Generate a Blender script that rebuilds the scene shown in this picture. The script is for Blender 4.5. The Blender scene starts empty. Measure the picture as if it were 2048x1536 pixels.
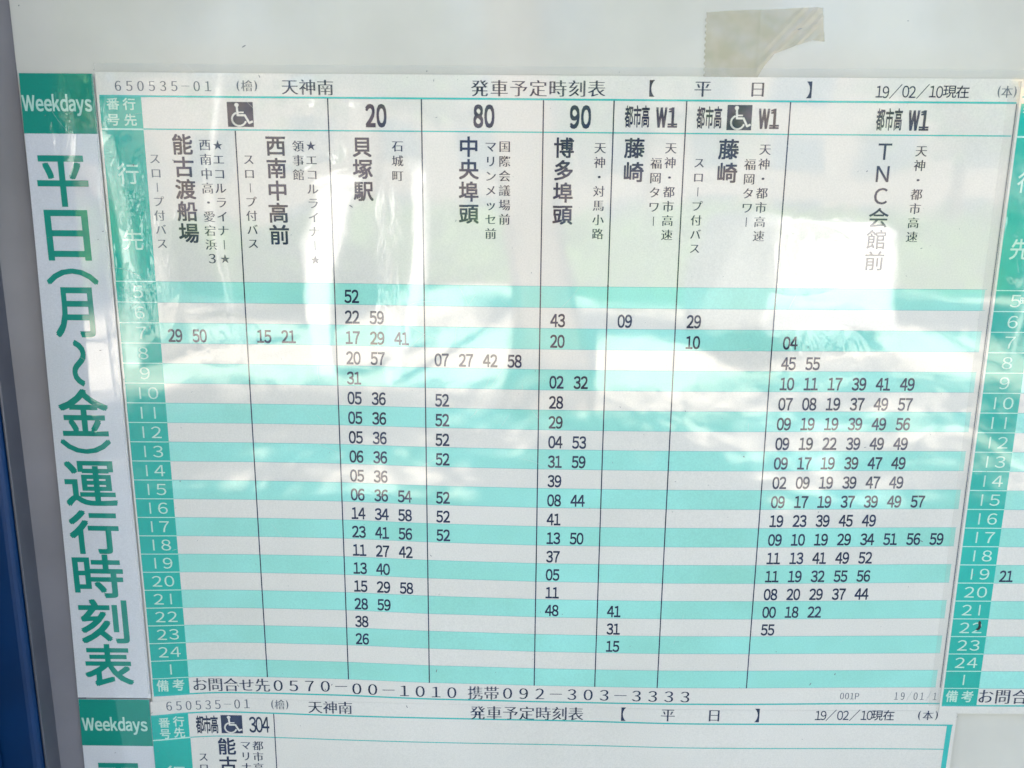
import bpy, math, random
import numpy as np
from mathutils import Vector, Matrix

# ------------------------------------------------------------------ camera, sky, sun, exposure
SC = bpy.context.scene
C = SC.collection
ZC = 1.45                     # height of the camera foot on the board, metres
DIST = 0.3636                 # camera to board, metres
cam_d = bpy.data.cameras.new('camera'); cam = bpy.data.objects.new('camera', cam_d); C.objects.link(cam)
cam_d.sensor_fit = 'HORIZONTAL'; cam_d.sensor_width = 36.0; cam_d.lens = 27.02
cam_d.clip_start = 0.01; cam_d.clip_end = 400
right = Vector((0.99993589, 0.00719978, 0.00873962))
fwd = Vector((-0.00535076, 0.98065516, -0.1956702))
up = Vector((-0.00997934, 0.19561089, 0.98063081))
m3 = Matrix((right, up, -fwd)).transposed()
cam.matrix_world = Matrix.Translation((0, -DIST, ZC)) @ m3.to_4x4()
cam_d.dof.use_dof = True; cam_d.dof.focus_distance = 0.375; cam_d.dof.aperture_fstop = 10.0
SC.camera = cam

SUN_AZ, SUN_EL = math.radians(-12), math.radians(35)      # the sun stands behind the board, so its face is in shade
W = bpy.data.worlds.new("World"); SC.world = W; W.use_nodes = True
wn = W.node_tree.nodes; wl = W.node_tree.links
sky = wn.new('ShaderNodeTexSky'); sky.sky_type = 'NISHITA'; sky.sun_disc = False
sky.sun_elevation = SUN_EL; sky.sun_rotation = SUN_AZ
wl.new(sky.outputs[0], wn['Background'].inputs[0]); wn['Background'].inputs[1].default_value = 0.06
sun_d = bpy.data.lights.new('sun', 'SUN'); sun_d.energy = 5.0; sun_d.angle = math.radians(0.5); sun_d.color = (1.0, 0.93, 0.82)
sun = bpy.data.objects.new('sun', sun_d); C.objects.link(sun)
sdir = Vector((math.sin(SUN_AZ)*math.cos(SUN_EL), math.cos(SUN_AZ)*math.cos(SUN_EL), math.sin(SUN_EL)))
sun.rotation_euler = sdir.to_track_quat('Z', 'Y').to_euler(); sun.location = (0, 3, 8)
SC.view_settings.view_transform = 'Standard'; SC.view_settings.look = 'None'
SC.view_settings.exposure = 3.45
SC.render.engine = 'CYCLES'
SC.cycles.max_bounces = 6; SC.cycles.glossy_bounces = 4; SC.cycles.use_denoising = True

# ------------------------------------------------------------------ materials
def newmat(name):
    m = bpy.data.materials.new(name); m.use_nodes = True
    return m, m.node_tree.nodes, m.node_tree.links

# wrinkles of the clear laminating film: (x, z in mm on the board, radius x, radius z, strength)
WRINKLES = [(-176,20,10,14,1.5), (-169,-8,7,26,1.8), (-180,-36,7,12,1.2), (-186,58,4,9,1.4), (-60,-22,5,26,1.0), (-84,44,5,9,1.0), (-150,66,14,3,1.0), (-96,60,6,4,1.0), (-232,84,10,10,1.0),
            (-191,-40,2.5,40,1.2), (-100,36,6,6,.8), (132,-12,16,10,.7), (232,12,5,22,1.0), (145,-58,14,10,.9),
            (-209,46,5,16,1.0), (-140,-52,12,8,.5), (-73,62,8,5,.8)]

def film_group():
    g = bpy.data.node_groups.new('film', 'ShaderNodeTree')
    g.interface.new_socket('Color', in_out='INPUT', socket_type='NodeSocketColor')
    g.interface.new_socket('Crinkle', in_out='INPUT', socket_type='NodeSocketFloat')
    g.interface.new_socket('Shader', in_out='OUTPUT', socket_type='NodeSocketShader')
    N, L = g.nodes, g.links
    gi = N.new('NodeGroupInput'); go = N.new('NodeGroupOutput')
    geo = N.new('ShaderNodeNewGeometry')
    sep = N.new('ShaderNodeSeparateXYZ'); L.new(geo.outputs['Position'], sep.inputs[0])
    def M(op, a, b=None, c=None):
        n = N.new('ShaderNodeMath'); n.operation = op
        for i, v in enumerate((a, b, c)):
            if v is None: continue
            if isinstance(v, (int, float)): n.inputs[i].default_value = v
            else: L.new(v, n.inputs[i])
        return n.outputs[0]
    tot = None
    for (x, z, rx, rz, am) in WRINKLES:
        dx = M('MULTIPLY', M('SUBTRACT', sep.outputs[0], x/1000), 1000/rx)
        dz = M('MULTIPLY', M('SUBTRACT', sep.outputs[2], ZC + z/1000), 1000/rz)
        r2 = M('ADD', M('MULTIPLY', dx, dx), M('MULTIPLY', dz, dz))
        w = M('MULTIPLY', M('MAXIMUM', M('SUBTRACT', 1.0, M('MULTIPLY', r2, .35)), 0.0), am)
        tot = w if tot is None else M('MAXIMUM', tot, w)
    def noise(scale, detail, rough=.5, dist=0.0, stretch=None):
        n = N.new('ShaderNodeTexNoise'); n.inputs['Scale'].default_value = scale; n.inputs['Detail'].default_value = detail
        n.inputs['Roughness'].default_value = rough; n.inputs['Distortion'].default_value = dist
        if stretch:
            mp = N.new('ShaderNodeMapping'); mp.inputs['Scale'].default_value = stretch
            L.new(geo.outputs['Position'], mp.inputs[0]); L.new(mp.outputs[0], n.inputs['Vector'])
        else: L.new(geo.outputs['Position'], n.inputs['Vector'])
        return n.outputs['Fac']
    big = M('MULTIPLY', noise(22, 1.0), 0.00030)
    mid = M('MULTIPLY', noise(90, 2.0, .5, .6), 0.000022)
    cr = M('MULTIPLY', M('MULTIPLY', noise(120, 3.0, .5, .8, (1.0, 1.0, .45)), 0.00050), M('MULTIPLY', tot, gi.outputs['Crinkle']))
    h = M('ADD', M('ADD', big, mid), cr)
    b = N.new('ShaderNodeBump'); b.inputs['Strength'].default_value = 1.0; b.inputs['Distance'].default_value = 1.0
    L.new(h, b.inputs['Height'])
    p = N.new('ShaderNodeBsdfPrincipled')
    L.new(gi.outputs['Color'], p.inputs['Base Color']); p.inputs['Roughness'].default_value = .6
    p.inputs['Specular IOR Level'].default_value = .2
    p.inputs['Coat Weight'].default_value = 1.0; p.inputs['Coat Roughness'].default_value = .02; p.inputs['Coat IOR'].default_value = 1.60
    L.new(b.outputs[0], p.inputs['Coat Normal'])
    # smooth outer face of the laminate, hazy with dust
    gl = N.new('ShaderNodeBsdfGlossy'); gl.inputs['Roughness'].default_value = .03
    b2 = N.new('ShaderNodeBump'); b2.inputs['Distance'].default_value = 1.0
    L.new(M('MULTIPLY', noise(14, 1.0), 0.00022), b2.inputs['Height']); L.new(b2.outputs[0], gl.inputs['Normal'])
    fr = N.new('ShaderNodeFresnel'); fr.inputs['IOR'].default_value = 1.55
    mx = N.new('ShaderNodeMixShader'); L.new(fr.outputs[0], mx.inputs[0]); L.new(p.outputs[0], mx.inputs[1]); L.new(gl.outputs[0], mx.inputs[2])
    L.new(mx.outputs[0], go.inputs[0])
    return g
FILM = film_group()

def film_mat(name, col, crinkle=1.0, blotch=.05, scale=12, tint=(.9, .95, .8)):
    m, N, L = newmat(name)
    g = N.new('ShaderNodeGroup'); g.node_tree = FILM; g.inputs['Crinkle'].default_value = crinkle
    tc = N.new('ShaderNodeNewGeometry')
    n = N.new('ShaderNodeTexNoise'); n.inputs['Scale'].default_value = scale; n.inputs['Detail'].default_value = 4
    L.new(tc.outputs['Position'], n.inputs['Vector'])
    r = N.new('ShaderNodeValToRGB'); e = r.color_ramp.elements
    e[0].position = .3; e[1].position = .72
    e[0].color = tuple(c*(1-blotch*1.2)*t**(blotch*4) for c, t in zip(col, tint)) + (1,)
    e[1].color = tuple(min(1, c*(1+blotch)) for c in col) + (1,)
    L.new(n.outputs['Fac'], r.inputs[0])
    # fine print grain
    n2 = N.new('ShaderNodeTexNoise'); n2.inputs['Scale'].default_value = 1400; n2.inputs['Detail'].default_value = 2
    L.new(tc.outputs['Position'], n2.inputs['Vector'])
    mr = N.new('ShaderNodeMapRange'); mr.inputs['To Min'].default_value = .85; mr.inputs['To Max'].default_value = 1.10
    L.new(n2.outputs['Fac'], mr.inputs[0])
    mu = N.new('ShaderNodeMix'); mu.data_type = 'RGBA'; mu.blend_type = 'MULTIPLY'; mu.inputs[0].default_value = 1
    L.new(r.outputs[0], mu.inputs[6]); L.new(mr.outputs[0], mu.inputs[7])
    L.new(mu.outputs[2], g.inputs['Color']); L.new(g.outputs[0], N['Material Output'].inputs[0])
    return m

MAT = {
    'paper': film_mat('laminated_paper', (.755, .71, .65), 1.0, .04, 12, (.95,.97,.92)),
    'strip': film_mat('laminated_strip_paper', (.72, .71, .74), .8),
    'band': film_mat('pale_green_print', (.32, .73, .655), 1.0, .09, 16, (.95, 1.0, .80)),
    'teal_col': film_mat('turquoise_print', (.0, .44, .37), 1.0, .10),
    'teal': film_mat('green_print', (.0, .28, .205), 1.0, .09),
    'teal_line': film_mat('turquoise_line_print', (.03, .48, .45)),
    'hair': film_mat('fine_green_rule', (.18, .50, .50)),
    'pale': film_mat('pale_lettering', (.52, .76, .66)),
    'ink': film_mat('navy_black_ink', (.012, .022, .070), 1.0, .30, 110),
    'faded': film_mat('faded_grey_ink', (.11, .125, .17), 1.0, .15, 80),
    'white_line': film_mat('pale_cell_rule', (.50, .78, .70)),
}

def simple(name, col, rough=.5, spec=.5, metal=0, noise=None, bump=None):
    m, N, L = newmat(name); p = N['Principled BSDF']
    p.inputs['Base Color'].default_value = (*col, 1); p.inputs['Roughness'].default_value = rough
    p.inputs['Specular IOR Level'].default_value = spec; p.inputs['Metallic'].default_value = metal
    if noise:
        tc = N.new('ShaderNodeTexCoord'); n = N.new('ShaderNodeTexNoise'); n.inputs['Scale'].default_value = noise[0]; n.inputs['Detail'].default_value = 5
        L.new(tc.outputs['Object'], n.inputs['Vector'])
        r = N.new('ShaderNodeValToRGB'); r.color_ramp.elements[0].position = .3; r.color_ramp.elements[1].position = .7
        r.color_ramp.elements[0].color = tuple(c*(1-noise[1]) for c in col)+(1,); r.color_ramp.elements[1].color = tuple(min(1, c*(1+noise[1])) for c in col)+(1,)
        L.new(n.outputs['Fac'], r.inputs[0]); L.new(r.outputs[0], p.inputs['Base Color'])
        if bump:
            b = N.new('ShaderNodeBump'); b.inputs['Distance'].default_value = bump; L.new(n.outputs['Fac'], b.inputs['Height']); L.new(b.outputs[0], p.inputs['Normal'])
    return m

MAT['board'] = simple('grey_board_face', (.60, .57, .51), .35, .3, 0, (14, .10))
_p = MAT['board'].node_tree.nodes['Principled BSDF']; _p.inputs['Coat Weight'].default_value = .6; _p.inputs['Coat Roughness'].default_value = .07; _p.inputs['Coat IOR'].default_value = 1.55
# ------------------------------------------------------------------ object helpers
def link_mesh(name, verts, faces, mat, parent=None, smooth=False):
    me = bpy.data.meshes.new(name); me.from_pydata([tuple(v) for v in verts], [], faces); me.materials.append(mat)
    if smooth: me.polygons.foreach_set('use_smooth', [True]*len(me.polygons))
    me.update()
    o = bpy.data.objects.new(name, me); C.objects.link(o)
    if parent: o.parent = parent; o.matrix_parent_inverse = parent.matrix_world.inverted()
    return o
def thing(name, label, cat, loc=(0, 0, 0), group=None):
    o = bpy.data.objects.new(name, None); C.objects.link(o); o.location = loc; o.matrix_world = Matrix.Translation(loc)
    o.empty_display_size = .05
    o['label'] = label; o['category'] = cat
    if group: o['group'] = group
    return o
def box_vf(x0, x1, y0, y1, z0, z1, off=0):
    v = [(x0,y0,z0),(x1,y0,z0),(x1,y1,z0),(x0,y1,z0),(x0,y0,z1),(x1,y0,z1),(x1,y1,z1),(x0,y1,z1)]
    f = [(0,3,2,1),(4,5,6,7),(0,1,5,4),(1,2,6,5),(2,3,7,6),(3,0,4,7)]
    return v, [tuple(i+off for i in q) for q in f]
def boxes(name, L, mat, parent=None, bevel=0):
    V, F = [], []
    for b in L:
        v, f = box_vf(*b, off=len(V)); V += v; F += f
    o = link_mesh(name, V, F, mat, parent)
    if bevel:
        md = o.modifiers.new('bevel', 'BEVEL'); md.width = bevel; md.segments = 3
    return o

# ------------------------------------------------------------------ the shape of the sheets
# the laminated sheets are not quite flat: they stand off the board by a gentle wave (mm)
def depth(x, z):
    x = np.asarray(x, float); z = np.asarray(z, float)
    return (.55 + .22*np.sin(x/31+.6+z/90) + .16*np.sin(z/37-1.1+x/140) + .12*np.sin((x+z)/24+2)
            + .20*np.exp(-((x+187)/12)**2))
_bx = np.array([-230, -188.5, -157, -128, -86, -44, 11, 42, 75, 122, 222, 300])
_bz = np.array([-2.9, -2.6, .0, .1, -.4, -2.1, -3.2, -3.3, -3.3, -2.9, -1.1, -.8])
_xs = np.linspace(-230, 300, 531)
def _sm(xp, yp, r=9):
    y = np.interp(_xs, xp, yp); k = np.ones(2*r+1)/(2*r+1)
    return np.convolve(np.pad(y, r, mode='edge'), k, 'valid')
_main_mid = _sm(_bx, np.where(_bx < -157, 0, _bz)); _main_low = _sm(_bx, _bz)
_lx = np.array([-230, -190.8, -172, -156, -126, -99, -6.8, 85.7, 230.8]); _lz = np.array([-3.6, -3.1, -1.0, 0, -.5, -1.1, -2.7, -3.6, -2.6])
_low = _sm(_lx, _lz, 6)
def zmain(x, v):
    x = np.asarray(x, float); v = np.asarray(v, float)
    s = np.clip(np.interp(-v, [0, 25, 103, 152, 190, 245], [0, .17, .62, .95, 1, 1]), 0, 1)
    c = np.clip(-v/243, 0, 1)**4
    return v + s*np.interp(x, _xs, _main_mid) + c*(np.interp(x, _xs, _main_low)-np.interp(x, _xs, _main_mid))
def zflat(x, v): return np.asarray(v, float) + 0*np.asarray(x, float)
def zlower(x, v): return np.asarray(v, float) + np.interp(x, _xs, _low)
def zright(x, v):
    s = np.clip(-np.asarray(v, float)/240, 0, 1)
    return np.asarray(v, float) + s*(-1.2+.012*(np.asarray(x, float)-222))

def P(x, z, layer):            # board millimetres -> world metres
    x = np.asarray(x, float); z = np.asarray(z, float)
    y = -(layer + depth(x, z))/1000
    return np.stack([x/1000 + 0*z, y, ZC + z/1000 + 0*x], -1)

def patch(name, x0, x1, v0, v1, zf, layer, mat, parent, step=4.0, thick=0, x0b=None, x1b=None):
    nx = max(1, int(math.ceil(abs(x1-x0)/step))); nz = max(1, int(math.ceil(abs(v1-v0)/step)))
    x0b = x0 if x0b is None else x0b; x1b = x1 if x1b is None else x1b
    t = np.linspace(0, 1, nx+1); s = np.linspace(0, 1, nz+1)
    TT, SS = np.meshgrid(t, s)
    X = (x0+(x0b-x0)*SS)*(1-TT) + (x1+(x1b-x1)*SS)*TT; V = v0+(v1-v0)*SS
    Z = zf(X, V)
    pts = P(X, Z, layer).reshape(-1, 3)
    F = [(j*(nx+1)+i, (j+1)*(nx+1)+i, (j+1)*(nx+1)+i+1, j*(nx+1)+i+1) for j in range(nz) for i in range(nx)]
    if (v0 < v1): F = [f[::-1] for f in F]
    pts = [tuple(p) for p in pts]
    if thick:
        per = [i for i in range(nx+1)] + [j*(nx+1)+nx for j in range(1, nz+1)] + [nz*(nx+1)+i for i in range(nx-1, -1, -1)] + [j*(nx+1) for j in range(nz-1, 0, -1)]
        base = len(pts); n = len(per)
        for i in per: pts.append(pts[i])
        for i in per: pts.append((pts[i][0], pts[i][1]+thick/1000, pts[i][2]))
        for k in range(n): F.append((base+k, base+(k+1) % n, base+n+(k+1) % n, base+n+k))
    return link_mesh(name, pts, F, mat, parent, smooth=True)

# ------------------------------------------------------------------ lettering (flat print from Blender's own default font)
_cache = {}
DG = bpy.context.evaluated_depsgraph_get
def glyph(ch, off=0.0):
    k = (ch, off)
    if k in _cache: return _cache[k]
    cu = bpy.data.curves.new('letter', 'FONT'); cu.body = ch; cu.offset = off; cu.resolution_u = 3; cu.fill_mode = 'FRONT'
    o = bpy.data.objects.new('letter', cu); C.objects.link(o)
    me = bpy.data.meshes.new_from_object(o.evaluated_get(DG()))
    co = np.zeros(len(me.vertices)*3); me.vertices.foreach_get('co', co); co = co.reshape(-1, 3)[:, :2]
    fs = [tuple(p.vertices) for p in me.polygons]
    bpy.data.objects.remove(o); bpy.data.curves.remove(cu); bpy.data.meshes.remove(me)
    _cache[k] = (co, fs); return _cache[k]

def oriented(pts2, faces):     # make every face look at the camera side
    out = []
    for f in faces:
        a = 0
        for i in range(len(f)):
            p, q = pts2[f[i]], pts2[f[(i+1) % len(f)]]; a += p[0]*q[1]-q[0]*p[1]
        out.append(f if a > 0 else f[::-1])
    return out

def lay_text(s, kind, x0, z0, x1, z1, w, h):
    """flat outlines of a printed line in board mm; centres of first and last character, cell width and height"""
    V, F, LY = [], [], []
    n = len(s)
    if s == 'Weekdays':            # proportional word
        adv, cur = [], 0.0
        parts = []
        for ch in s:
            co, fs = glyph(chr(ord(ch)+0xFEE0), 0.0); lo, hi = co.min(0), co.max(0)
            parts.append((co-np.array([lo[0]-cur, 0]), fs)); cur += hi[0]-lo[0]+.10
        cur -= .10
        for q, (dx, dz) in enumerate(((-.030, -.022), (.030, .022), (.030, -.022), (-.030, .022), (0, 0))):
            for co, fs in parts:
                k = len(V); V += [(x0+((p[0]+dx)/cur-.5)*w, z0+(p[1]+dz-.36)*h/.74) for p in co]; LY += [q*.006]*len(co)
                F += oriented(V, [tuple(j+k for j in f) for f in fs])
        return V, F, LY
    for i, ch in enumerate(s):
        t = i/(n-1) if n > 1 else 0
        cx, cz = x0+(x1-x0)*t, z0+(z1-z0)*t
        if ch == ' ': continue
        off = {'m': -.013, 'mv': -.010}.get(kind, 0.0)
        rot = False
        if kind == 'mv' and ch in 'ー': rot = True
        src = {'︵': '（', '︶': '）', '∫': '～', '3': '３'}.get(ch, ch)
        if ch.isascii() and (ch.isalnum() or ch == '/'): src = chr(ord(ch)+0xFEE0)
        if kind == 'fit' and ch in '︵︶∫': rot = True
        co, fs = glyph(src, off)
        if len(co) == 0: continue
        co = co.copy()
        lo, hi = co.min(0), co.max(0)
        if kind == 'fit':
            co = co-(lo+hi)/2
            if rot: co = np.stack([co[:, 1], -co[:, 0]], 1); 
            e = co.max(0)-co.min(0); co = co/e*np.array([w, h])
        elif ord(ch) < 128 and ch not in '()':
            # digits and capitals: fixed pitch, cap height = h
            cap = .74; wide = .56
            if ch == 'W' and len(s) == 2: wide = .86
            if ch == '/': wide = .8
            ww = w if kind not in ('m', 'mv') else w*.60
            cxs = (lo[0]+hi[0])/2 if ch != '1' else (lo[0]+hi[0])/2
            hh = h if kind != 'mv' else h*.8
            co = np.stack([(co[:, 0]-cxs)*(ww/wide), (co[:, 1]-cap/2)*(hh/cap)], 1)
        elif ch in '()' :
            co = (co-(lo+hi)/2); co = np.stack([co[:, 0]*w*.9, co[:, 1]*h], 1)
        elif src in '【】★・':
            e = (lo+hi)/2; co = (co-e)*np.array([w, h])
        else:
            co = co-np.array([.5, .37]) if (hi[0] > .55 or src in '（）') else co-(lo+hi)/2
            if rot: co = np.stack([co[:, 1], -co[:, 0]], 1)
            co = co*np.array([w, h])
        copies = [0.0]
        if kind in ('m', 'mv') and not rot and ch not in '★':
            copies = [-.028, .028]           # thick uprights, thin cross strokes
        copies = [(c, 0) for c in copies]
        bold = {'b': .020, 'bk': .018, 'fit': .019, 'd': .032, 'r': .008}.get(kind, 0)
        if len(s) == 2 and s[0].isdigit() and kind == 'b': bold = .05
        if s == 'W1': bold = .065
        if bold: copies = [(-bold, -bold), (bold, bold), (bold, -bold), (-bold, bold)]
        vs = h if s != 'Weekdays' else h*.5
        for q, (dx, dv) in enumerate(copies):
            b = len(V)
            V += [(cx+p[0]+dx*w, cz+p[1]+dv*vs) for p in co]; LY += [q*.006]*len(co)
            F += oriented(V, [tuple(j+b for j in f) for f in fs])
    return V, F, LY

def print_text(name, s, kind, x0, z0, x1, z1, w, h, mat, parent, layer):
    V, F, LY = lay_text(s, kind, x0, z0, x1, z1, w, h)
    if not V: return None
    A = np.array(V); pts = P(A[:, 0], A[:, 1], layer + np.array(LY))
    return link_mesh(name, pts, F, mat, parent)

def stroke(V, F, pl, wd):
    for (a, b) in zip(pl[:-1], pl[1:]):
        a = np.array(a, float); b = np.array(b, float); d = (b-a)/np.linalg.norm(b-a); nn = np.array([-d[1], d[0]])*wd/2; e = d*wd*.25
        k = len(V); V += [tuple(a-e-nn), tuple(b+e-nn), tuple(b+e+nn), tuple(a-e+nn)]; F.append((k, k+1, k+2, k+3))
def wheelchair(x0, z0, x1, z1, parent, layer):
    patch('wheelchair_square', x0, x1, z1, z0, zflat, layer, MAT['ink'], parent, 6)
    V, F, LY = [], [], []
    def add(pl, wd, q):
        n0 = len(V); stroke(V, F, pl, wd); LY.extend([q*.004]*(len(V)-n0))
    k = len(V); V.extend([(.375+.085*math.cos(t), .88+.085*math.sin(t)) for t in np.linspace(0, 2*math.pi, 17)[:-1]]); F.append(tuple(range(k, k+16))); LY.extend([0]*16)
    add([(.38, .82), (.40, .46)], .085, 1); add([(.42, .585), (.62, .585)], .06, 2)
    add([(.40, .47), (.67, .47), (.83, .16), (.95, .22)], .085, 3)
    arc = [(.44+.27*math.cos(math.radians(a)), .31+.27*math.sin(math.radians(a))) for a in range(115, 346, 15)]
    add(arc, .075, 0)
    A = np.array(V); pts = P(x0+A[:, 0]*(x1-x0), z0+A[:, 1]*(z1-z0), layer+.05+np.array(LY))
    link_mesh('wheelchair_symbol', pts, F, MAT['paper'], parent)

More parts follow.
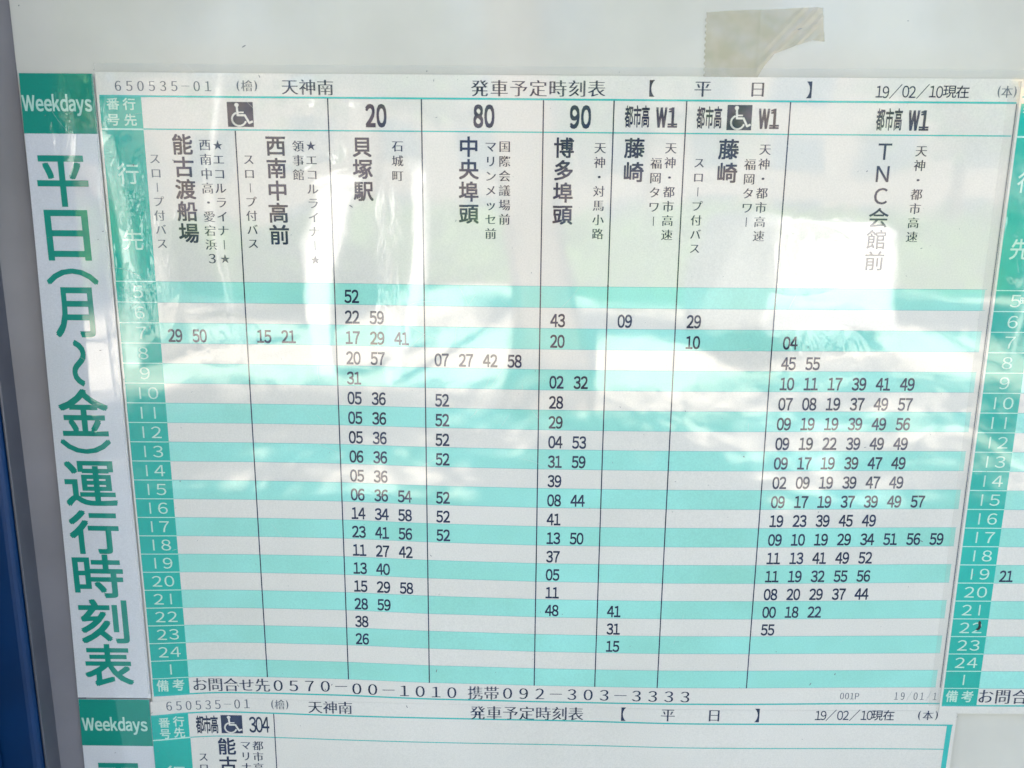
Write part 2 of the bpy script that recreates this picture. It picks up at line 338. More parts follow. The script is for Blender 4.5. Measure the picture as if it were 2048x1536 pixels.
# printed lines: name, style, text, x and z (mm) of the first and last character, cell width and height, ink
TEXT = {
 'main': [
  ('serial_number', 'm', '650535－01', -179.46, 61.99, -139.25, 62.19, 4.73, 4.27, 'faded'),
  ('heading', 'm', '(檜)', -125.74, 62.4, -117.86, 62.46, 5.4, 5.11, 'faded'),
  ('stop_name', 'm', '天神南', -102.59, 62.14, -86.64, 61.95, 7.87, 7.24, 'ink'),
  ('heading', 'm', '発車予定時刻表', -17.51, 62.15, 34.57, 62.32, 8.29, 7.64, 'ink'),
  ('heading', 'B', '【', 59.28, 62.72, 59.28, 62.72, 8.05, 7.64, 'ink'),
  ('heading', 'm', '平', 81.85, 62.68, 81.85, 62.68, 8.04, 7.64, 'ink'),
  ('heading', 'm', '日', 106.31, 62.65, 106.31, 62.65, 8.03, 7.22, 'ink'),
  ('heading', 'B', '】', 129.19, 62.61, 129.19, 62.61, 8.03, 7.65, 'ink'),
  ('revision_date', 'r', '19', 160.36, 62.1, 163.27, 61.91, 3.12, 4.9, 'ink'),
  ('revision_date', 'r', '/', 167.6, 62.16, 167.62, 61.95, 4.46, 4.9, 'ink'),
  ('revision_date', 'r', '02', 172.05, 62.19, 174.97, 62.0, 3.12, 4.9, 'ink'),
  ('revision_date', 'r', '/', 179.62, 62.25, 179.64, 62.04, 4.45, 4.9, 'ink'),
  ('revision_date', 'r', '10', 183.96, 62.28, 186.99, 62.09, 3.12, 4.9, 'ink'),
  ('revision_date', 'r', '現在', 191.42, 62.34, 197.23, 62.17, 6.23, 5.75, 'ink'),
  ('heading', 'm', '(本)', 213.23, 62.4, 220.36, 62.34, 5.34, 5.55, 'faded'),
  ('route_number', 'b', '20', -66.75, 50.14, -61.77, 50.18, 4.3, 9.05, 'ink'),
  ('route_number', 'b', '80', -18.18, 50.28, -13.21, 50.32, 4.29, 9.04, 'ink'),
  ('route_number', 'b', '90', 25.13, 50.29, 30.2, 50.33, 4.28, 9.03, 'ink'),
  ('route_number', 'b', '都市高', 49.46, 50.59, 56.88, 50.64, 3.83, 9.89, 'ink'),
  ('route_number', 'b', 'W1', 63.99, 50.38, 69.05, 50.42, 4.05, 7.74, 'ink'),
  ('route_number', 'b', '都市高', 81.65, 50.41, 89.3, 50.47, 3.82, 9.9, 'ink'),
  ('route_number', 'b', 'W1', 110.01, 50.2, 114.73, 50.23, 4.04, 7.75, 'ink'),
  ('route_number', 'b', '都市高', 162.13, 50.17, 169.98, 50.23, 3.81, 9.93, 'ink'),
  ('route_number', 'b', 'W1', 176.96, 49.97, 181.67, 50.0, 4.04, 7.77, 'ink'),
  ('destination_name', 'b', '能古渡船場', -152.62, 36.96, -152.32, -2.49, 9.7, 9.42, 'ink'),
  ('via_name', 'mv', 'スロープ付バス', -165.54, 30.71, -165.21, -7.3, 5.33, 5.2, 'faded'),
  ('via_name', 'mv', '西南中高・愛宕浜3', -142.4, 36.94, -142.36, -14.01, 5.56, 5.42, 'ink'),
  ('via_name', 'mv', '★エコルライナー★', -136.53, 36.98, -136.3, -13.96, 5.56, 5.42, 'ink'),
  ('destination_name', 'b', '西南中高前', -110.27, 36.86, -110.48, -2.93, 9.69, 9.41, 'ink'),
  ('via_name', 'mv', 'スロープ付バス', -122.86, 30.73, -122.83, -6.93, 5.32, 5.18, 'ink'),
  ('via_name', 'mv', '領事館', -100.06, 36.73, -100.38, 24.17, 5.49, 5.29, 'ink'),
  ('via_name', 'mv', '★エコルライナー★', -94.21, 37.1, -94.27, -14.04, 5.55, 5.41, 'ink'),
  ('destination_name', 'b', '貝塚駅', -70.99, 36.61, -70.87, 17.12, 9.39, 9.29, 'ink'),
  ('via_name', 'mv', '石城町', -54.81, 37.09, -55.07, 24.1, 5.48, 5.28, 'ink'),
  ('destination_name', 'b', '中央埠頭', -22.54, 37.0, -22.61, 7.38, 9.4, 9.33, 'ink'),
  ('via_name', 'mv', '国際会議場前', -6.24, 37.26, -6.13, 5.03, 5.5, 5.34, 'ink'),
  ('via_name', 'mv', 'マリンメッセ前', -12.6, 37.21, -12.47, -1.49, 5.52, 5.36, 'ink'),
  ('destination_name', 'b', '博多埠頭', 20.58, 36.88, 20.51, 7.3, 9.39, 9.33, 'ink'),
  ('via_name', 'mv', '天神・対馬小路', 36.95, 37.02, 36.93, -1.18, 5.51, 5.35, 'ink'),
  ('destination_name', 'b', '藤崎', 52.47, 37.01, 52.43, 26.54, 9.56, 9.23, 'ink'),
  ('via_name', 'mv', '天神・都市高速', 68.91, 37.21, 68.94, -1.35, 5.5, 5.35, 'ink'),
  ('via_name', 'mv', '福岡タワー', 62.59, 30.5, 62.41, 4.81, 5.5, 5.36, 'ink'),
  ('destination_name', 'b', '藤崎', 95.05, 36.83, 94.97, 26.56, 9.54, 9.23, 'ink'),
  ('via_name', 'mv', '天神・都市高速', 111.53, 36.96, 111.33, -1.5, 5.49, 5.36, 'ink'),
  ('via_name', 'mv', '福岡タワー', 105.17, 30.32, 105.11, 4.8, 5.49, 5.36, 'ink'),
  ('via_name', 'mv', 'スロープ付バス', 82.08, 30.88, 82.13, -7.4, 5.29, 5.17, 'ink'),
  ('destination_name', 'r', 'ＴＮＣ会館前', 165.45, 36.45, 165.72, -12.39, 9.62, 9.46, 'ink'),
  ('via_name', 'mv', '天神・都市高速', 181.81, 36.8, 181.76, -1.27, 5.48, 5.37, 'ink'),
  ('inquiry_line', 'm', 'お問合せ先０５７０－', -164.05, -234.34, -89.83, -234.22, 8.41, 8.43, 'ink'),
  ('inquiry_line', 'm', '００－１０１０', -81.6, -235.41, -32.02, -237.22, 8.4, 8.43, 'ink'),
  ('inquiry_line', 'm', '携帯０９２－３０３－３３３３', -19.69, -237.34, 89.84, -237.88, 8.38, 8.43, 'ink'),
  ('form_number', 'm', '001P', 171.51, -236.37, 179.34, -236.41, 3.39, 3.78, 'faded'),
  ('print_date', 'm', '19/01/1', 199.64, -235.99, 219.69, -235.87, 3.38, 4.37, 'faded'),
  ('heading', 'bk', '番', -182.43, 54.28, -182.43, 54.28, 5.89, 5.39, 'pale'),
  ('heading', 'bk', '行', -175.08, 54.23, -175.08, 54.23, 5.89, 5.39, 'pale'),
  ('heading', 'bk', '号', -182.72, 47.47, -182.72, 47.47, 5.91, 5.43, 'pale'),
  ('heading', 'bk', '先', -175.11, 47.44, -175.11, 47.44, 5.91, 5.43, 'pale'),
  ('heading', 'r', '行', -178.0, 23.84, -178.0, 23.84, 10.14, 9.82, 'pale'),
  ('heading', 'r', '先', -178.64, -5.81, -178.64, -5.81, 10.3, 10.14, 'pale'),
  ('heading', 'bk', '備考', -183.33, -235.32, -175.13, -234.78, 6.59, 7.0, 'pale'),
 ],
 'right': [
  ('heading', 'r', '行', 231.33, 23.38, 231.33, 23.38, 9.99, 9.81, 'pale'),
  ('heading', 'r', '先', 232.01, -6.52, 232.01, -6.52, 10.16, 10.14, 'pale'),
  ('heading', 'bk', '番', 227.5, 54.21, 227.5, 54.21, 5.81, 5.6, 'pale'),
  ('heading', 'bk', '備考', 228.24, -235.52, 236.23, -235.5, 6.5, 6.99, 'pale'),
  ('inquiry_line', 'm', 'お問合せ先', 245.66, -235.28, 281.06, -235.47, 8.57, 9.05, 'ink'),
  ('numeral', 'r', '時', 237.15, -30.33, 237.15, -30.33, 4.21, 4.26, 'pale'),
 ],
 'lower': [
  ('serial_number', 'm', '650535－01', -180.9, -246.91, -139.86, -245.07, 5.03, 5.3, 'faded'),
  ('heading', 'm', '(檜)', -126.35, -245.35, -118.64, -245.25, 5.55, 6.17, 'faded'),
  ('stop_name', 'm', '天神南', -103.85, -246.37, -88.01, -246.59, 7.93, 7.93, 'ink'),
  ('heading', 'm', '発車予定時刻表', -18.4, -248.73, 33.13, -248.81, 8.44, 8.52, 'ink'),
  ('heading', 'B', '【', 58.14, -248.41, 58.14, -248.41, 8.42, 8.52, 'ink'),
  ('heading', 'm', '平', 81.33, -248.54, 81.33, -248.54, 7.89, 8.23, 'ink'),
  ('heading', 'm', '日', 105.54, -248.35, 105.54, -248.35, 7.88, 7.93, 'ink'),
  ('heading', 'B', '】', 127.96, -248.05, 127.96, -248.05, 8.4, 8.52, 'ink'),
  ('revision_date', 'r', '19', 159.97, -247.75, 162.85, -247.71, 3.15, 5.29, 'ink'),
  ('revision_date', 'r', '/', 166.78, -247.66, 166.78, -247.66, 4.46, 5.29, 'ink'),
  ('revision_date', 'r', '02', 171.5, -247.6, 174.51, -247.55, 3.14, 5.29, 'ink'),
  ('revision_date', 'r', '/', 179.1, -247.49, 179.1, -247.49, 4.45, 5.29, 'ink'),
  ('revision_date', 'r', '10', 183.94, -247.43, 186.95, -247.38, 3.14, 5.3, 'ink'),
  ('revision_date', 'r', '現在', 190.88, -247.33, 196.9, -247.25, 6.28, 6.47, 'ink'),
  ('heading', 'm', '(本)', 212.86, -247.03, 221.75, -246.91, 5.75, 6.18, 'ink'),
  ('heading', 'bk', '番', -184.16, -256.67, -184.16, -256.67, 6.12, 6.25, 'pale'),
  ('heading', 'bk', '行', -176.47, -255.91, -176.47, -255.91, 6.12, 6.25, 'pale'),
  ('heading', 'bk', '号', -184.1, -263.21, -184.1, -263.21, 6.14, 6.29, 'pale'),
  ('heading', 'bk', '先', -176.54, -262.45, -176.54, -262.45, 6.14, 6.29, 'pale'),
  ('route_number', 'b', '都市高', -165.43, -257.68, -157.72, -257.58, 4.26, 11.02, 'ink'),
  ('route_number', 'b', '304', -137.5, -257.3, -130.58, -257.2, 3.72, 8.92, 'ink'),
  ('destination_name', 'b', '能古渡船場', -152.02, -270.48, -151.42, -314.48, 10.01, 10.46, 'ink'),
  ('via_name', 'mv', '都市高速', -135.4, -269.8, -135.83, -289.5, 5.91, 6.07, 'ink'),
  ('via_name', 'mv', 'マリナ通', -142.0, -269.59, -142.29, -289.28, 5.91, 6.07, 'ink'),
  ('via_name', 'mv', 'スロープ付バス', -164.91, -276.84, -165.15, -315.62, 5.42, 5.87, 'ink'),
  ('heading', 'r', '行', -180.24, -287.69, -180.24, -287.69, 11.35, 11.65, 'pale'),
 ],
 'strip_upper': [
  ('big_character', 'fit', '平', -208.76, 20.39, -208.76, 20.39, 22.87, 21.99, 'teal'),
  ('big_character', 'fit', '日', -209.0, -4.02, -209.0, -4.02, 19.67, 22.36, 'teal'),
  ('big_character', 'fit', '︵', -208.9, -22.99, -208.9, -22.99, 23.66, 7.29, 'teal'),
  ('big_character', 'fit', '月', -209.83, -39.91, -209.83, -39.91, 18.39, 23.0, 'teal'),
  ('big_character', 'fit', '∫', -209.84, -64.25, -209.84, -64.25, 7.01, 21.88, 'teal'),
  ('big_character', 'fit', '金', -209.99, -88.6, -209.99, -88.6, 23.52, 22.7, 'teal'),
  ('big_character', 'fit', '︶', -210.58, -105.67, -210.58, -105.67, 23.98, 7.19, 'teal'),
  ('big_character', 'fit', '運', -210.45, -124.87, -210.45, -124.87, 24.96, 22.78, 'teal'),
  ('big_character', 'fit', '行', -211.2, -150.45, -211.2, -150.45, 24.28, 22.57, 'teal'),
  ('big_character', 'fit', '時', -211.4, -174.24, -211.4, -174.24, 24.57, 22.84, 'teal'),
  ('big_character', 'fit', '刻', -210.96, -199.15, -210.96, -199.15, 24.1, 23.69, 'teal'),
  ('big_character', 'fit', '表', -210.8, -223.84, -210.8, -223.84, 24.39, 23.11, 'teal'),
  ('weekday_word', 'b', 'Weekdays', -207.68, 54.3, -207.68, 54.3, 31.29, 6.48, 'pale'),
 ],
 'strip_lower': [
  ('weekday_word', 'b', 'Weekdays', -210.58, -258.16, -210.58, -258.16, 34.14, 7.17, 'pale'),
  ('big_character', 'fit', '平', -211.02, -293.65, -211.02, -293.65, 23.33, 24.09, 'teal'),
 ],
}

# ------------------------------------------------------------------ the notice board
board = thing('notice_board', 'grey notice board in a blue metal frame, holding the printed timetables', 'notice board', (0, 0, ZC-.45))
pan = boxes('panel', [(-.2404, .75, 0, .012, ZC-.42, ZC+.40)], MAT['board'], board)
blue = simple('blue_frame_paint', (.0, .028, .105), .45, .4, 0, (30, .15))
rim = simple('grey_metal_rim', (.10, .10, .12), .35, .5, .3, (40, .1))
boxes('frame_post', [(-.33, -.2405, -.020, .03, ZC-.47, ZC+.45)], blue, board, .003)
boxes('frame_rim', [(-.2402, -.2388, -.0165, -.0002, ZC-.42, ZC+.40)], rim, board, .0006)
boxes('frame_fin', [(-.268, -.258, -.092, -.0205, ZC-.46, ZC+.44)], blue, board, .002)  # fin out of view, added to shade the board's left margin
boxes('frame_rail', [(-.2400, .75, -.020, .03, ZC+.401, ZC+.45)], blue, board, .003)
boxes('frame_rail', [(-.2400, .75, -.020, .03, ZC-.47, ZC-.421)], blue, board, .003)
boxes('frame_post', [(.7505, .82, -.020, .03, ZC-.47, ZC+.45)], blue, board, .003)

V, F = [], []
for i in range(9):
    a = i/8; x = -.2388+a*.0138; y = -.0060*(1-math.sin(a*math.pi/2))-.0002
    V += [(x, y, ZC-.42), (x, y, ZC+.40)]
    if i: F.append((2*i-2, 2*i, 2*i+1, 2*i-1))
link_mesh('frame_gasket', V, F, simple('grey_rubber_gasket', (.15, .14, .155), .35, .5, 0, (20, .12)), board, True)  # dark cove: its grey and curve stand for the shade beside the frame
# grit and dust caught on the face
rnd = random.Random(7)
V, F = [], []
for i in range(170):
    x, z = rnd.uniform(-225, 245), rnd.uniform(-285, 97); r = rnd.choice([.12, .16, .2, .3])*rnd.uniform(.7, 1.3)
    a = rnd.uniform(0, math.pi); el = rnd.choice([1, 1.6, 3]); k = len(V)
    for t in range(6):
        th = t*math.pi/3; px, pz = r*el*math.cos(th), r*.7*math.sin(th)
        V.append(tuple(P(x+px*math.cos(a)-pz*math.sin(a), z+px*math.sin(a)+pz*math.cos(a), 1.75)))
    F.append(tuple(range(k, k+6)))
sp = link_mesh('dirt_specks', V, F, simple('grey_grit', (.16, .16, .17), .8, .2), board); sp['kind'] = 'stuff'
# hairline scratches
V, F = [], []
for i in range(60):
    x, z = (rnd.uniform(-100, 20), rnd.uniform(-120, -20)) if i < 26 else (rnd.uniform(-220, 240), rnd.uniform(-280, 90))
    a = rnd.uniform(0, math.pi); cur = rnd.uniform(-.08, .08); ln = rnd.uniform(6, 22); wd = rnd.uniform(.04, .08)
    pts = []
    for k in range(9):
        pts.append((x, z)); x += ln/8*math.cos(a); z += ln/8*math.sin(a); a += cur
    for k in range(8):
        (xa, za), (xb, zb) = pts[k], pts[k+1]; d = math.hypot(xb-xa, zb-za); nx, nz = -(zb-za)/d*wd/2, (xb-xa)/d*wd/2
        b = len(V)
        for (p, q) in ((xa+nx, za+nz), (xa-nx, za-nz), (xb-nx, zb-nz), (xb+nx, zb+nz)): V.append(tuple(P(p, q, 1.72)))
        F.append((b, b+1, b+2, b+3))
sp = link_mesh('scratches', V, F, simple('scratch_white', (.62, .62, .60), .5, .5), board); sp['kind'] = 'stuff'

# ------------------------------------------------------------------ timetable sheets
PITCH = 9.74; TOP = -24.9
HOURS = '5 6 7 8 9 10 11 12 13 14 15 16 17 18 19 20 21 22 23 24 1'.split()
def vrow(k): return TOP - PITCH*k
def rule(name, x, v0, v1, zf, w, mat, parent, layer): patch(name, x-w/2, x+w/2, v0, v1, zf, layer, mat, parent)
def hline(name, xa, xb, v, zf, w, mat, parent, layer): patch(name, xa, xb, v+w/2, v-w/2, zf, layer, mat, parent)

def texts(key, parent, layer):
    for (name, kind, s, x0, z0, x1, z1, w, h, col) in TEXT[key]:
        lay = layer + (.10 if col == 'pale' else .08)
        print_text(name, s, kind, x0, z0, x1, z1, w, h, MAT[col], parent, lay)

def hour_cell(k, xa, xb, zf, parent, layer):
    s = HOURS[k]
    c = patch('hour_cell', xa, xb, vrow(k)-.22, vrow(k+1)+.22, zf, layer+.03, MAT['teal_col'], parent)
    cx, v = (xa+xb)/2, (vrow(k)+vrow(k+1))/2
    V, F = [], []
    n = len(s)
    for i, ch in enumerate(s):
        px = cx+.6 + (i-(n-1)/2)*6.3; z = float(zf(px, v))
        if ch == '1':
            b = len(V); V += [(px-.36, z-2.9), (px+.36, z-2.9), (px+.36, z+2.9), (px-.36, z+2.9)]; F.append((b, b+1, b+2, b+3))
        else:
            co, fs = glyph(chr(ord(ch)+0xFEE0), 0.0); lo, hi = co.min(0), co.max(0); b = len(V)
            V += [(px+(p[0]-(lo[0]+hi[0])/2)*9.2, z+(p[1]-(lo[1]+hi[1])/2)*7.8) for p in co]
            F += oriented(V, [tuple(j+b for j in f) for f in fs])
    A = np.array(V); link_mesh('numeral', P(A[:, 0], A[:, 1], layer+.10), F, MAT['pale'], c)

def times(k, col, s, parent, layer, zf, X, pitch=11.62):
    v = (vrow(k)+vrow(k+1))/2 - 1.1
    for i, e in enumerate(s.split()):
        x = X + i*pitch; z = float(zf(x, v)); z2 = float(zf(x+3, v))-float(zf(x-3, v)); a = z2/6
        print_text('departure_time', e, 'd', x-1.72, z-1.72*a, x+1.72, z+1.72*a, 3.35, 5.9, MAT['ink'], parent, layer+.08)

# --- main sheet
L0 = .8
main = thing('timetable_sheet', 'large laminated timetable in the middle with columns headed 20, 80, 90 and W1', 'timetable', (0, 0, ZC-.243), 'laminated timetable sheets')
patch('paper', -189.4, 223.3, 67.8, -243.8, zmain, L0, MAT['paper'], main, thick=.12)
for k in range(0, 21, 2):
    patch('green_row', -169.6, 219.4 if k > 0 else 218.6, vrow(k), vrow(k+1), zmain, L0+.03, MAT['band'], main)
for k in range(0, 22):
    hline('row_rule', -169.6, 219.6, vrow(k), zmain, .22, MAT['hair'], main, L0+.05)
hline('header_rule', -188.2, 221.6, 57.7, zmain, .85, MAT['teal_line'], main, L0+.05)
hline('header_rule', -169.6, 221.2, 43.6, zmain, .55, MAT['teal_line'], main, L0+.05)
hline('footer_rule', -188.6, 222.9, -239.5+.6, zmain, .8, MAT['teal_line'], main, L0+.05)
patch('heading_cell', -188.3, -169.6, 57.3, 43.8, zmain, L0+.03, MAT['teal_col'], main, x0b=-188.4)
patch('heading_cell', -188.4, -169.6, 43.1, vrow(0)+.25, zmain, L0+.03, MAT['teal_col'], main)
patch('heading_cell', -188.6, -169.6, vrow(21)-.2, -238.9, zmain, L0+.03, MAT['teal_col'], main)
patch('cell_divider', -188.3, -169.6, 43.8, 43.1, zmain, L0+.03, MAT['white_line'], main)
patch('divider_strip', -188.5, -169.6, vrow(0)+.25, vrow(21)-.2, zmain, L0+.015, MAT['white_line'], main)
for k in range(21): hour_cell(k, -188.5, -169.6, zmain, main, L0)
for (x, v0) in ((-128.2, 43.2), (-85.8, 57.4), (-43.7, 57.4), (11.0, 57.4), (42.55, 57.4), (75.0, 57.4), (121.4, 57.4), (221.8, 57.4)):
    rule('column_rule', x, v0, -229.6, zmain, .58, MAT['ink'], main, L0+.065)
texts('main', main, L0)
wheelchair(-131.3, 44.9, -119.6, 55.6, main, L0+.07)
wheelchair(93.4, 45.2, 104.5, 56.0, main, L0+.07)
COL = {0: -162.4, 1: -120.0, 2: -77.9, 3: -35.7, 4: 19.4, 5: 51.05, 6: 83.7, 7: 130.0}
TIMES = {0: {2: '29 50'}, 1: {2: '15 21'},
 2: {0: '52', 1: '22 59', 2: '17 29 41', 3: '20 57', 4: '31', 5: '05 36', 6: '05 36', 7: '05 36', 8: '06 36', 9: '05 36', 10: '06 36 54', 11: '14 34 58', 12: '23 41 56', 13: '11 27 42', 14: '13 40', 15: '15 29 58', 16: '28 59', 17: '38', 18: '26'},
 3: {3: '07 27 42 58', 5: '52', 6: '52', 7: '52', 8: '52', 10: '52', 11: '52', 12: '52'},
 4: {1: '43', 2: '20', 4: '02 32', 5: '28', 6: '29', 7: '04 53', 8: '31 59', 9: '39', 10: '08 44', 11: '41', 12: '13 50', 13: '37', 14: '05', 15: '11', 16: '48'},
 5: {1: '09', 16: '41', 17: '31', 18: '15'},
 6: {1: '29', 2: '10'},
 7: {2: '04', 3: '45 55', 4: '10 11 17 39 41 49', 5: '07 08 19 37 49 57', 6: '09 19 19 39 49 56', 7: '09 19 22 39 49 49', 8: '09 17 19 39 47 49', 9: '02 09 19 39 47 49', 10: '09 17 19 37 39 49 57', 11: '19 23 39 45 49', 12: '09 10 19 29 34 51 56 59', 13: '11 13 41 49 52', 14: '11 19 32 55 56', 15: '08 20 29 37 44', 16: '00 18 22', 17: '55'}}
for c, rows in TIMES.items():
    for k, s in rows.items(): times(k, c, s, main, L0, zmain, COL[c], 11.5 if c == 7 else 11.62)

# --- right-hand sheet, cut off by the picture's edge in the photograph; built out to its real width is not needed
L1 = 1.12
rs = thing('timetable_sheet', 'timetable sheet cut off at the right edge, showing its turquoise hour column and one 21', 'timetable', (.4, 0, ZC-.243), 'laminated timetable sheets')
patch('paper', 222.6, 520, 66.8, -244.4, zright, L1, MAT['paper'], rs, 6, thick=.12)
for k in range(0, 21, 2): patch('green_row', 241.6, 520, vrow(k)-.4, vrow(k+1)-.4, zright, L1+.03, MAT['band'], rs, 6)
for k in range(22): hline('row_rule', 241.6, 520, vrow(k)-.4, zright, .22, MAT['hair'], rs, L1+.05)
hline('header_rule', 223.6, 520, 60.2, zright, .5, MAT['teal_line'], rs, L1+.05)
hline('footer_rule', 223.6, 520, -239.8, zright, .8, MAT['teal_line'], rs, L1+.05)
TOP_, TOP = TOP, TOP-.4
patch('heading_cell', 223.6, 241.6, 57.4, 43.6, zright, L1+.03, MAT['teal_col'], rs)
patch('heading_cell', 223.6, 241.6, 42.8, vrow(0)+.25, zright, L1+.03, MAT['teal_col'], rs)
patch('heading_cell', 223.6, 241.6, vrow(21)-.2, -239.4, zright, L1+.03, MAT['teal_col'], rs)
patch('cell_divider', 223.6, 241.6, 43.6, 42.8, zright, L1+.03, MAT['white_line'], rs)
patch('divider_strip', 223.6, 241.6, vrow(0)+.25, vrow(21)-.2, zright, L1+.015, MAT['white_line'], rs)
for k in range(21): hour_cell(k, 223.6, 241.6, zright, rs, L1)
times(14, 0, '21', rs, L1, zright, 247.4)
TOP = TOP_
texts('right', rs, L1)
# black ink blob over the 22
V, F = [], []
bl = [(236.9, -192.6), (237.9, -193.2), (238.0, -195.0), (238.2, -196.0), (237.7, -197.6), (236.3, -197.9), (235.7, -197.2), (236.8, -196.6), (236.9, -195.2), (236.5, -194.0)]
A = np.array(bl)[::-1]; link_mesh('ink_blot', P(A[:, 0], A[:, 1], L1+.16), [tuple(range(len(bl)))], simple('black_marker', (.01, .012, .015), .5), rs)

# --- lower sheet
L2 = .98
ls = thing('timetable_sheet', 'lower timetable sheet running off the bottom of the picture, its first column headed 304', 'timetable', (0, 0, ZC-.5), 'laminated timetable sheets')
patch('paper', -190.8, 232.4, 8.2, -60, lambda x, v: zlower(x, v)-249.9, L2, MAT['paper'], ls, thick=.12)
zl = lambda x, v: zlower(x, v)-249.9
hline('header_rule', -191.0, 230.9, 0, zl, .8, MAT['teal_line'], ls, L2+.05)
hline('header_rule', -171.0, 228.8, -14.3, zl, .5, MAT['teal_line'], ls, L2+.05)
patch('border_rule', 227.9, 230.6, 0, -60, zl, L2+.045, MAT['teal_line'], ls, x0b=227.5, x1b=230.2)
patch('heading_cell', -191.0, -171.3, -.4, -14.0, zl, L2+.03, MAT['teal_col'], ls)
patch('heading_cell', -191.0, -171.0, -14.7, -60, zl, L2+.03, MAT['teal_col'], ls)
patch('cell_divider', -191.0, -171.2, -14.0, -14.7, zl, L2+.03, MAT['white_line'], ls)
rule('column_rule', -126.0, -.3, -60, zl, .55, MAT['ink'], ls, L2+.065)
texts('lower', ls, L2)
wheelchair(-154.2, -262.6, -142.9, -251.9, ls, L2+.07)

# --- weekday strips
LS = .75
su = thing('weekday_strip', 'tall white strip left of the middle timetable with large green characters under a Weekdays label', 'sign', (-.21, 0, ZC-.242), 'weekday label strips')
patch('paper', -223.6, -190.2, 67.2, -242.6, zflat, LS, MAT['strip'], su, x0b=-228.6, thick=.12)
patch('green_label', -223.5, -190.3, 67.1, 41.3, zflat, LS+.03, MAT['teal'], su, x0b=-224.2)
texts('strip_upper', su, LS)
sl = thing('weekday_strip', 'lower weekday strip starting under the tall one, mostly cut off below its green Weekdays label', 'sign', (-.21, 0, ZC-.5), 'weekday label strips')
patch('paper', -228.5, -191.2, -243.3, -310, zflat, LS, MAT['strip'], sl, thick=.12, x0b=-229.6)
patch('green_label', -228.4, -191.3, -243.5, -270.8, zflat, LS+.03, MAT['teal'], sl, x0b=-229.2)
texts('strip_lower', sl, LS)

# clear welded borders of the plastic sleeves (part of each sheet)
clear, N, L = newmat('clear_sleeve_border')
p = N['Principled BSDF']; p.inputs['Base Color'].default_value = (.66, .65, .60, 1); p.inputs['Roughness'].default_value = .25
p.inputs['Alpha'].default_value = .16; p.inputs['Coat Weight'].default_value = 1
patch('sleeve_border', -189.4, 223.3, 71.6, 67.9, zflat, L0+.1, clear, main)
patch('sleeve_border', 217.2, 223.0, 67.0, -240, zmain, L0+.22, clear, main, x0b=216.9)
patch('sleeve_border', -190.9, -188.9, 67, -240, zflat, L0+.42, clear, main, x0b=-191.2)
patch('sleeve_border', 220.9, 222.5, 66.8, -244.0, zright, L1+.1, clear, rs)

# --- yellowed tape
TP = [(81.8,94.7),(88,95.2),(95.5,95.6),(110,96.2),(127.2,97.0),(132.8,96.9),(132.9,94.5),(133.3,92.0),(133.9,87.9),(134.7,83.0),(129.4,83.5),(121.9,81.2),(113.0,77.8),(108.6,72.4),(105.6,67),(96.2,66.5),(83.3,66.5)]
lft = []
for i in range(22):
    z = 66.5+(94.7-66.5)*(i+.5)/22; lft.append((82.6-.4*(i % 2)*1.5-(z-66)*.02, z))
TP2 = TP + lft[:-1]
def tape_mesh():
    me = bpy.data.meshes.new('adhesive_tape')
    import bmesh
    bm = bmesh.new(); vs = [bm.verts.new((x, z, 0)) for x, z in TP2[::-1]]; bm.faces.new(vs)
    bmesh.ops.triangulate(bm, faces=bm.faces)
    for r in range(5):
        bmesh.ops.subdivide_edges(bm, edges=[e for e in bm.edges if e.calc_length() > .9], cuts=1, use_grid_fill=False)
        bmesh.ops.triangulate(bm, faces=bm.faces)
    for v in bm.verts:
        x, z = v.co.x, v.co.y
        m = max(0, min(1, (x-104)/8)); s = (x-104)-(z-70)*.95
        h = .25 + m*(.8*math.exp(-((s)/1.5)**2)+.55*math.exp(-((s-7)/1.3)**2)+.4*math.exp(-((s+5)/1.2)**2)+.35*math.exp(-((x-105.5)/.9)**2)+.35*math.exp(-((s-15)/1.4)**2)) + .12*math.sin(x/5+z/3)
        v.co = (x/1000, -h/1000-.0002, ZC+z/1000)
    bm.normal_update()
    for f in bm.faces:
        if f.normal.y > 0: f.normal_flip()
    bm.to_mesh(me); bm.free(); return me
tm, N, L = newmat('yellowed_clear_tape'); p = N['Principled BSDF']
p.inputs['Base Color'].default_value = (.50, .47, .33, 1); p.inputs['Alpha'].default_value = .5; p.inputs['Roughness'].default_value = .18
p.inputs['Coat Weight'].default_value = 1.0
n = N.new('ShaderNodeTexNoise'); n.inputs['Scale'].default_value = 90; tc = N.new('ShaderNodeNewGeometry'); L.new(tc.outputs['Position'], n.inputs['Vector'])
r = N.new('ShaderNodeValToRGB'); r.color_ramp.elements[0].color = (.52, .47, .31, 1); r.color_ramp.elements[1].color = (.66, .58, .45, 1); r.color_ramp.elements[0].position = .35; r.color_ramp.elements[1].position = .65
L.new(n.outputs['Fac'], r.inputs[0]); L.new(r.outputs[0], p.inputs['Base Color'])
me = tape_mesh(); me.polygons.foreach_set('use_smooth', [True]*len(me.polygons)); me.materials.append(tm)
tape = bpy.data.objects.new('adhesive_tape', me); C.objects.link(tape)
tape['label'] = 'piece of yellowed clear tape stuck crookedly on the grey board above the timetable'; tape['category'] = 'tape'

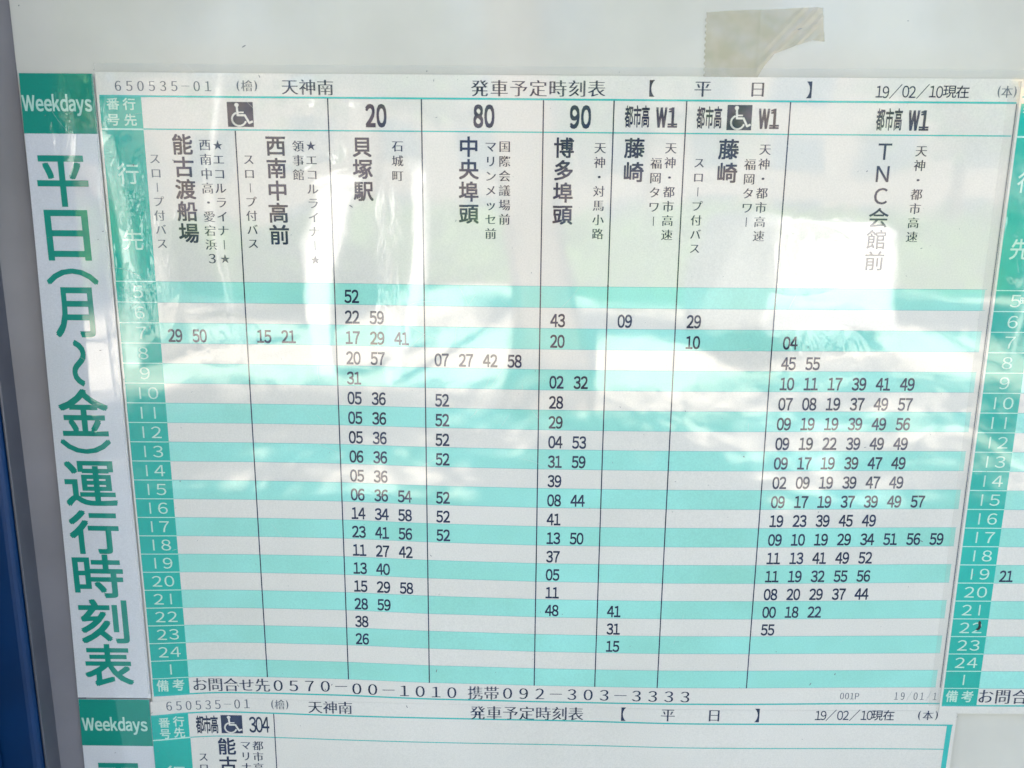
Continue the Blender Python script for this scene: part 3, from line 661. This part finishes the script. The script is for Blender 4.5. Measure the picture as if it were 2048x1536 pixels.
# ------------------------------------------------------------------ the street behind the camera: it is seen only as reflections in the film
pave = simple('pavement_concrete', (.50, .46, .40), .8, .3, 0, (3, .25))
asph = simple('asphalt', (.055, .055, .058), .85, .3, 0, (6, .3))
o = boxes('ground', [(-60, 60, -70, 10, -.3, 0)], pave); o['kind'] = 'structure'
o = boxes('road', [(-60, 60, -26, -17.5, -.2, .004)], asph); o['kind'] = 'structure'
o = boxes('wall', [(-14, 14, .06, .3, 0, 2.7)], simple('wall_render', (.42, .40, .37), .8, .3, 0, (2, .1))); o['kind'] = 'structure'  # wall added behind the board to shade the ground in front
leafm = simple('leaf_green', (.045, .085, .022), .6, .3, 0, (3, .5))
bark = simple('bark', (.10, .075, .055), .9, .2, 0, (9, .3))
def tree(x, y, H, R, seed, label, squash=.75, tr=.17, n=5200):
    t = thing('street_tree', label, 'tree', (x, y, 0), 'trees along the pavement')
    rr = random.Random(seed); V, F = [], []
    prev = None; segs = 7; hh = H*.75
    for i in range(segs+1):
        f = i/segs; cx = x+.18*math.sin(f*3+seed); cy = y+.15*math.cos(f*2.5+seed)-.15*math.cos(seed); r = tr*(1-f*.55)+(.06 if i == 0 else 0)
        k = len(V); V += [(cx+r*math.cos(a*math.pi/4), cy+r*math.sin(a*math.pi/4), hh*f) for a in range(8)]
        if i:
            for a in range(8): F.append((k-8+a, k-8+(a+1) % 8, k+(a+1) % 8, k+a))
    for j in range(6):
        a = j*1.05+seed; z0 = H*.45+j*.25; r0 = tr*.45
        tip = (x+R*.7*math.cos(a), y+R*.7*math.sin(a), z0+R*.5); k = len(V)
        for (px, py, pz, r) in ((x, y, z0, r0), (*tip, .02)):
            V += [(px+r*math.cos(b*math.pi/2), py, pz+r*math.sin(b*math.pi/2)) for b in range(4)]
        for b in range(4): F.append((k+b, k+(b+1) % 4, k+4+(b+1) % 4, k+4+b))
    link_mesh('trunk', V, F, bark, t)
    V, F = [], []; blobs = []
    for j in range(14):
        a = rr.uniform(0, 6.28); q = R*math.sqrt(rr.random())*.75
        blobs.append((x+q*math.cos(a), y+q*math.sin(a), H-R*squash+rr.uniform(-.6, .7)*R*squash, rr.uniform(.3, .5)*R))
    for i in range(n):
        bx, by, bz, br = blobs[i % 14]
        d = Vector((rr.gauss(0, 1), rr.gauss(0, 1), rr.gauss(0, 1))).normalized()*br*rr.random()**.4
        c = Vector((bx, by, bz))+d; s = rr.uniform(.07, .15)
        u = Vector((rr.gauss(0, 1), rr.gauss(0, 1), rr.gauss(0, .6))).normalized(); w = u.cross(Vector((rr.gauss(0, 1), rr.gauss(0, 1), rr.gauss(0, 1)))).normalized()
        k = len(V); V += [tuple(c-u*s), tuple(c-w*s*.5), tuple(c+u*s), tuple(c+w*s*.5)]; F.append((k, k+1, k+2, k+3))
    link_mesh('crown', V, F, leafm, t)
    return t
TREES = [(.05, -6.0, 7.0, 2.6, 2, .36), (-6.4, -9.4, 6.8, 2.5, 1, .17), (6.6, -7.6, 6.0, 2.4, 3, .17), (-10.5, -9.5, 6.6, 2.8, 4, .17), (12.5, -9.5, 6.6, 2.8, 5, .17),  # first one: thick trunk added to darken the middle of the reflections
         (-4.0, -19.5, 8.0, 3.6, 6, .17), (3.2, -19.5, 8.0, 3.6, 7, .17), (10.4, -19.0, 7.6, 3.4, 8, .17), (-11.6, -19.0, 8.0, 3.6, 9, .17),
         (-3.6, 2.6, 6.8, 2.7, 10, .17), (.8, 2.9, 6.9, 2.7, 11, .17), (5.2, 2.7, 6.8, 2.7, 12, .17)]  # row behind the wall, added to break its shadow into dapples
TL = ['broad old tree with a thick trunk straight across from the board', 'leafy street tree left of the thick trunk on the pavement', 'street tree right of the white van', 'broad tree at the left end of the pavement', 'broad tree at the right end of the pavement',
      'tall roadside tree left of centre by the kerb', 'tall roadside tree right of centre by the kerb', 'tall roadside tree at the right by the kerb', 'tall roadside tree at the far left by the kerb',
      'tree standing behind the wall at the left', 'tree standing behind the wall right behind the board', 'tree standing behind the wall at the right']
for (x, y, H, R, sd, tr), lb in zip(TREES, TL): tree(x, y, H, R, sd, lb, tr=tr)
def hedge(x0, x1, y, hgt, label, seed):
    rr = random.Random(seed); V, F = [], []
    for i in range(int(700*(x1-x0)*hgt/4)):
        c = Vector((rr.uniform(x0, x1), y+rr.uniform(-.35, .35), rr.uniform(0, hgt+.12*math.sin(i)))); s = rr.uniform(.05, .10)
        u = Vector((rr.gauss(0, 1), rr.gauss(0, .5), rr.gauss(0, 1))).normalized(); w = u.cross(Vector((rr.gauss(0, .4), 1, rr.gauss(0, .4)))).normalized()
        k = len(V); V += [tuple(c-u*s), tuple(c-w*s*.7), tuple(c+u*s), tuple(c+w*s*.7)]; F.append((k, k+1, k+2, k+3))
    t = thing('hedge', label, 'hedge', ((x0+x1)/2, y, 0)); link_mesh('leaves', V, F, leafm, t)
    boxes('core', [(x0+.1, x1-.1, y-.2, y+.2, 0, hgt-.15)], leafm, t)
hedge(-16, 16, -18.0, 1.9, 'long tall hedge along the far side of the pavement', 23)
# low building across the road
b = thing('building', 'brown building across the road behind the trees', 'building', (0, -34, 0))
boxes('wall', [(-22, 22, -44, -34, 0, 9)], simple('brown_facade', (.10, .085, .07), .7, .3, 0, (1, .1)), b)
gm = simple('window_glass', (.03, .04, .05), .08, .5)
for i in range(12):
    for j in range(3):
        boxes('window', [(-20.5+i*3.5, -18.6+i*3.5, -34.0, -33.95, 1+j*2.9, 2.6+j*2.9)], gm, b)
# white van, added for the bright patch reflected at the right
v = thing('parked_van', 'white van parked in the sun to the right', 'van', (3.4, -9.7, 0))
wp = simple('light_grey_paint', (.46, .46, .45), .35, .5)
boxes('body', [(2.75, 4.05, -11.4, -8.1, .35, 1.52)], wp, v, .12)
for xx in (2.95, 3.45): boxes('rear_door', [(xx-.1, xx+.37, -8.1, -8.088, .62, 1.40)], wp, v, .01)
for xx in (2.79, 3.87): boxes('tail_light', [(xx, xx+.16, -8.098, -8.08, .52, .62)], simple('clear_lens', (.40, .39, .38), .2), v)
boxes('bumper', [(2.8, 4.0, -8.09, -7.98, .33, .52)], simple('grey_bumper', (.25, .25, .26), .5), v)
dark = simple('tyre_rubber', (.02, .02, .02), .8)
for (xx, yy) in ((2.8, -8.9), (3.82, -8.9), (2.8, -10.7), (3.82, -10.7)):
    V, F = [], []
    for s_ in (0, .18):
        V += [(xx+s_, yy+.3*math.cos(a*math.pi/8), .3+.3*math.sin(a*math.pi/8)) for a in range(16)]
    F = [tuple(range(16)), tuple(range(31, 15, -1))]+[(a, (a+1) % 16, 16+(a+1) % 16, 16+a) for a in range(16)]
    link_mesh('wheel', V, F, dark, v)
# white posts, added for the upright streaks reflected left of centre
po = thing('gate_post', 'white painted square post standing on the pavement to the left', 'post', (-1.9, -7.8, 0), 'white posts')
boxes('shaft', [(-2.0, -1.77, -7.9, -7.7, 0, 1.85)], wp, po, .01)
boxes('cap', [(-2.03, -1.74, -7.93, -7.67, 1.85, 1.91)], wp, po, .01)
po = thing('gate_post', 'thinner white painted post standing nearer the thick tree trunk', 'post', (-1.15, -8.0, 0), 'white posts')
boxes('shaft', [(-1.21, -1.09, -8.06, -7.94, 0, 1.95)], wp, po, .01)
boxes('cap', [(-1.23, -1.07, -8.08, -7.92, 1.95, 2.0)], wp, po, .01)
cb = thing('utility_cabinet', 'tall pale utility cabinet with two doors at the left', 'cabinet', (-4.07, -8.1, 0))  # added bright surface for the film's left wrinkles to reflect
boxes('body', [(-4.24, -3.90, -8.5, -7.8, 0, 2.35)], wp, cb, .015)
for xx in (-4.22, -4.06): boxes('door', [(xx, xx+.14, -7.8, -7.785, .15, 2.2)], wp, cb, .004)
sg = thing('street_sign', 'blank yellow street sign on a thin pole at the right', 'sign', (5.5, -8.05, 0))  # added to tint the reflection at the upper right yellow
boxes('panel', [(5.15, 5.85, -8.0, -7.98, 2.7, 3.7)], simple('yellow_sign_paint', (.75, .50, .06), .5), sg)
pm = simple('pale_pole_metal', (.34, .34, .33), .5)
boxes('pole', [(5.46, 5.54, -8.09, -8.01, 0, 3.8)], pm, sg, .02)
lp = thing('street_lamp', 'slim pale street lamp beside the utility cabinet', 'street lamp', (-3.1, -8.2, 0))  # unlit, added for a pale upright streak in the reflections
boxes('pole', [(-3.125, -3.075, -8.23, -8.18, 0, 4.6)], pm, lp, .02)
boxes('arm', [(-3.14, -2.3, -8.23, -8.18, 4.6, 4.66)], pm, lp, .01)
boxes('lamp_head', [(-2.5, -2.05, -8.29, -8.12, 4.5, 4.6)], pm, lp, .03)
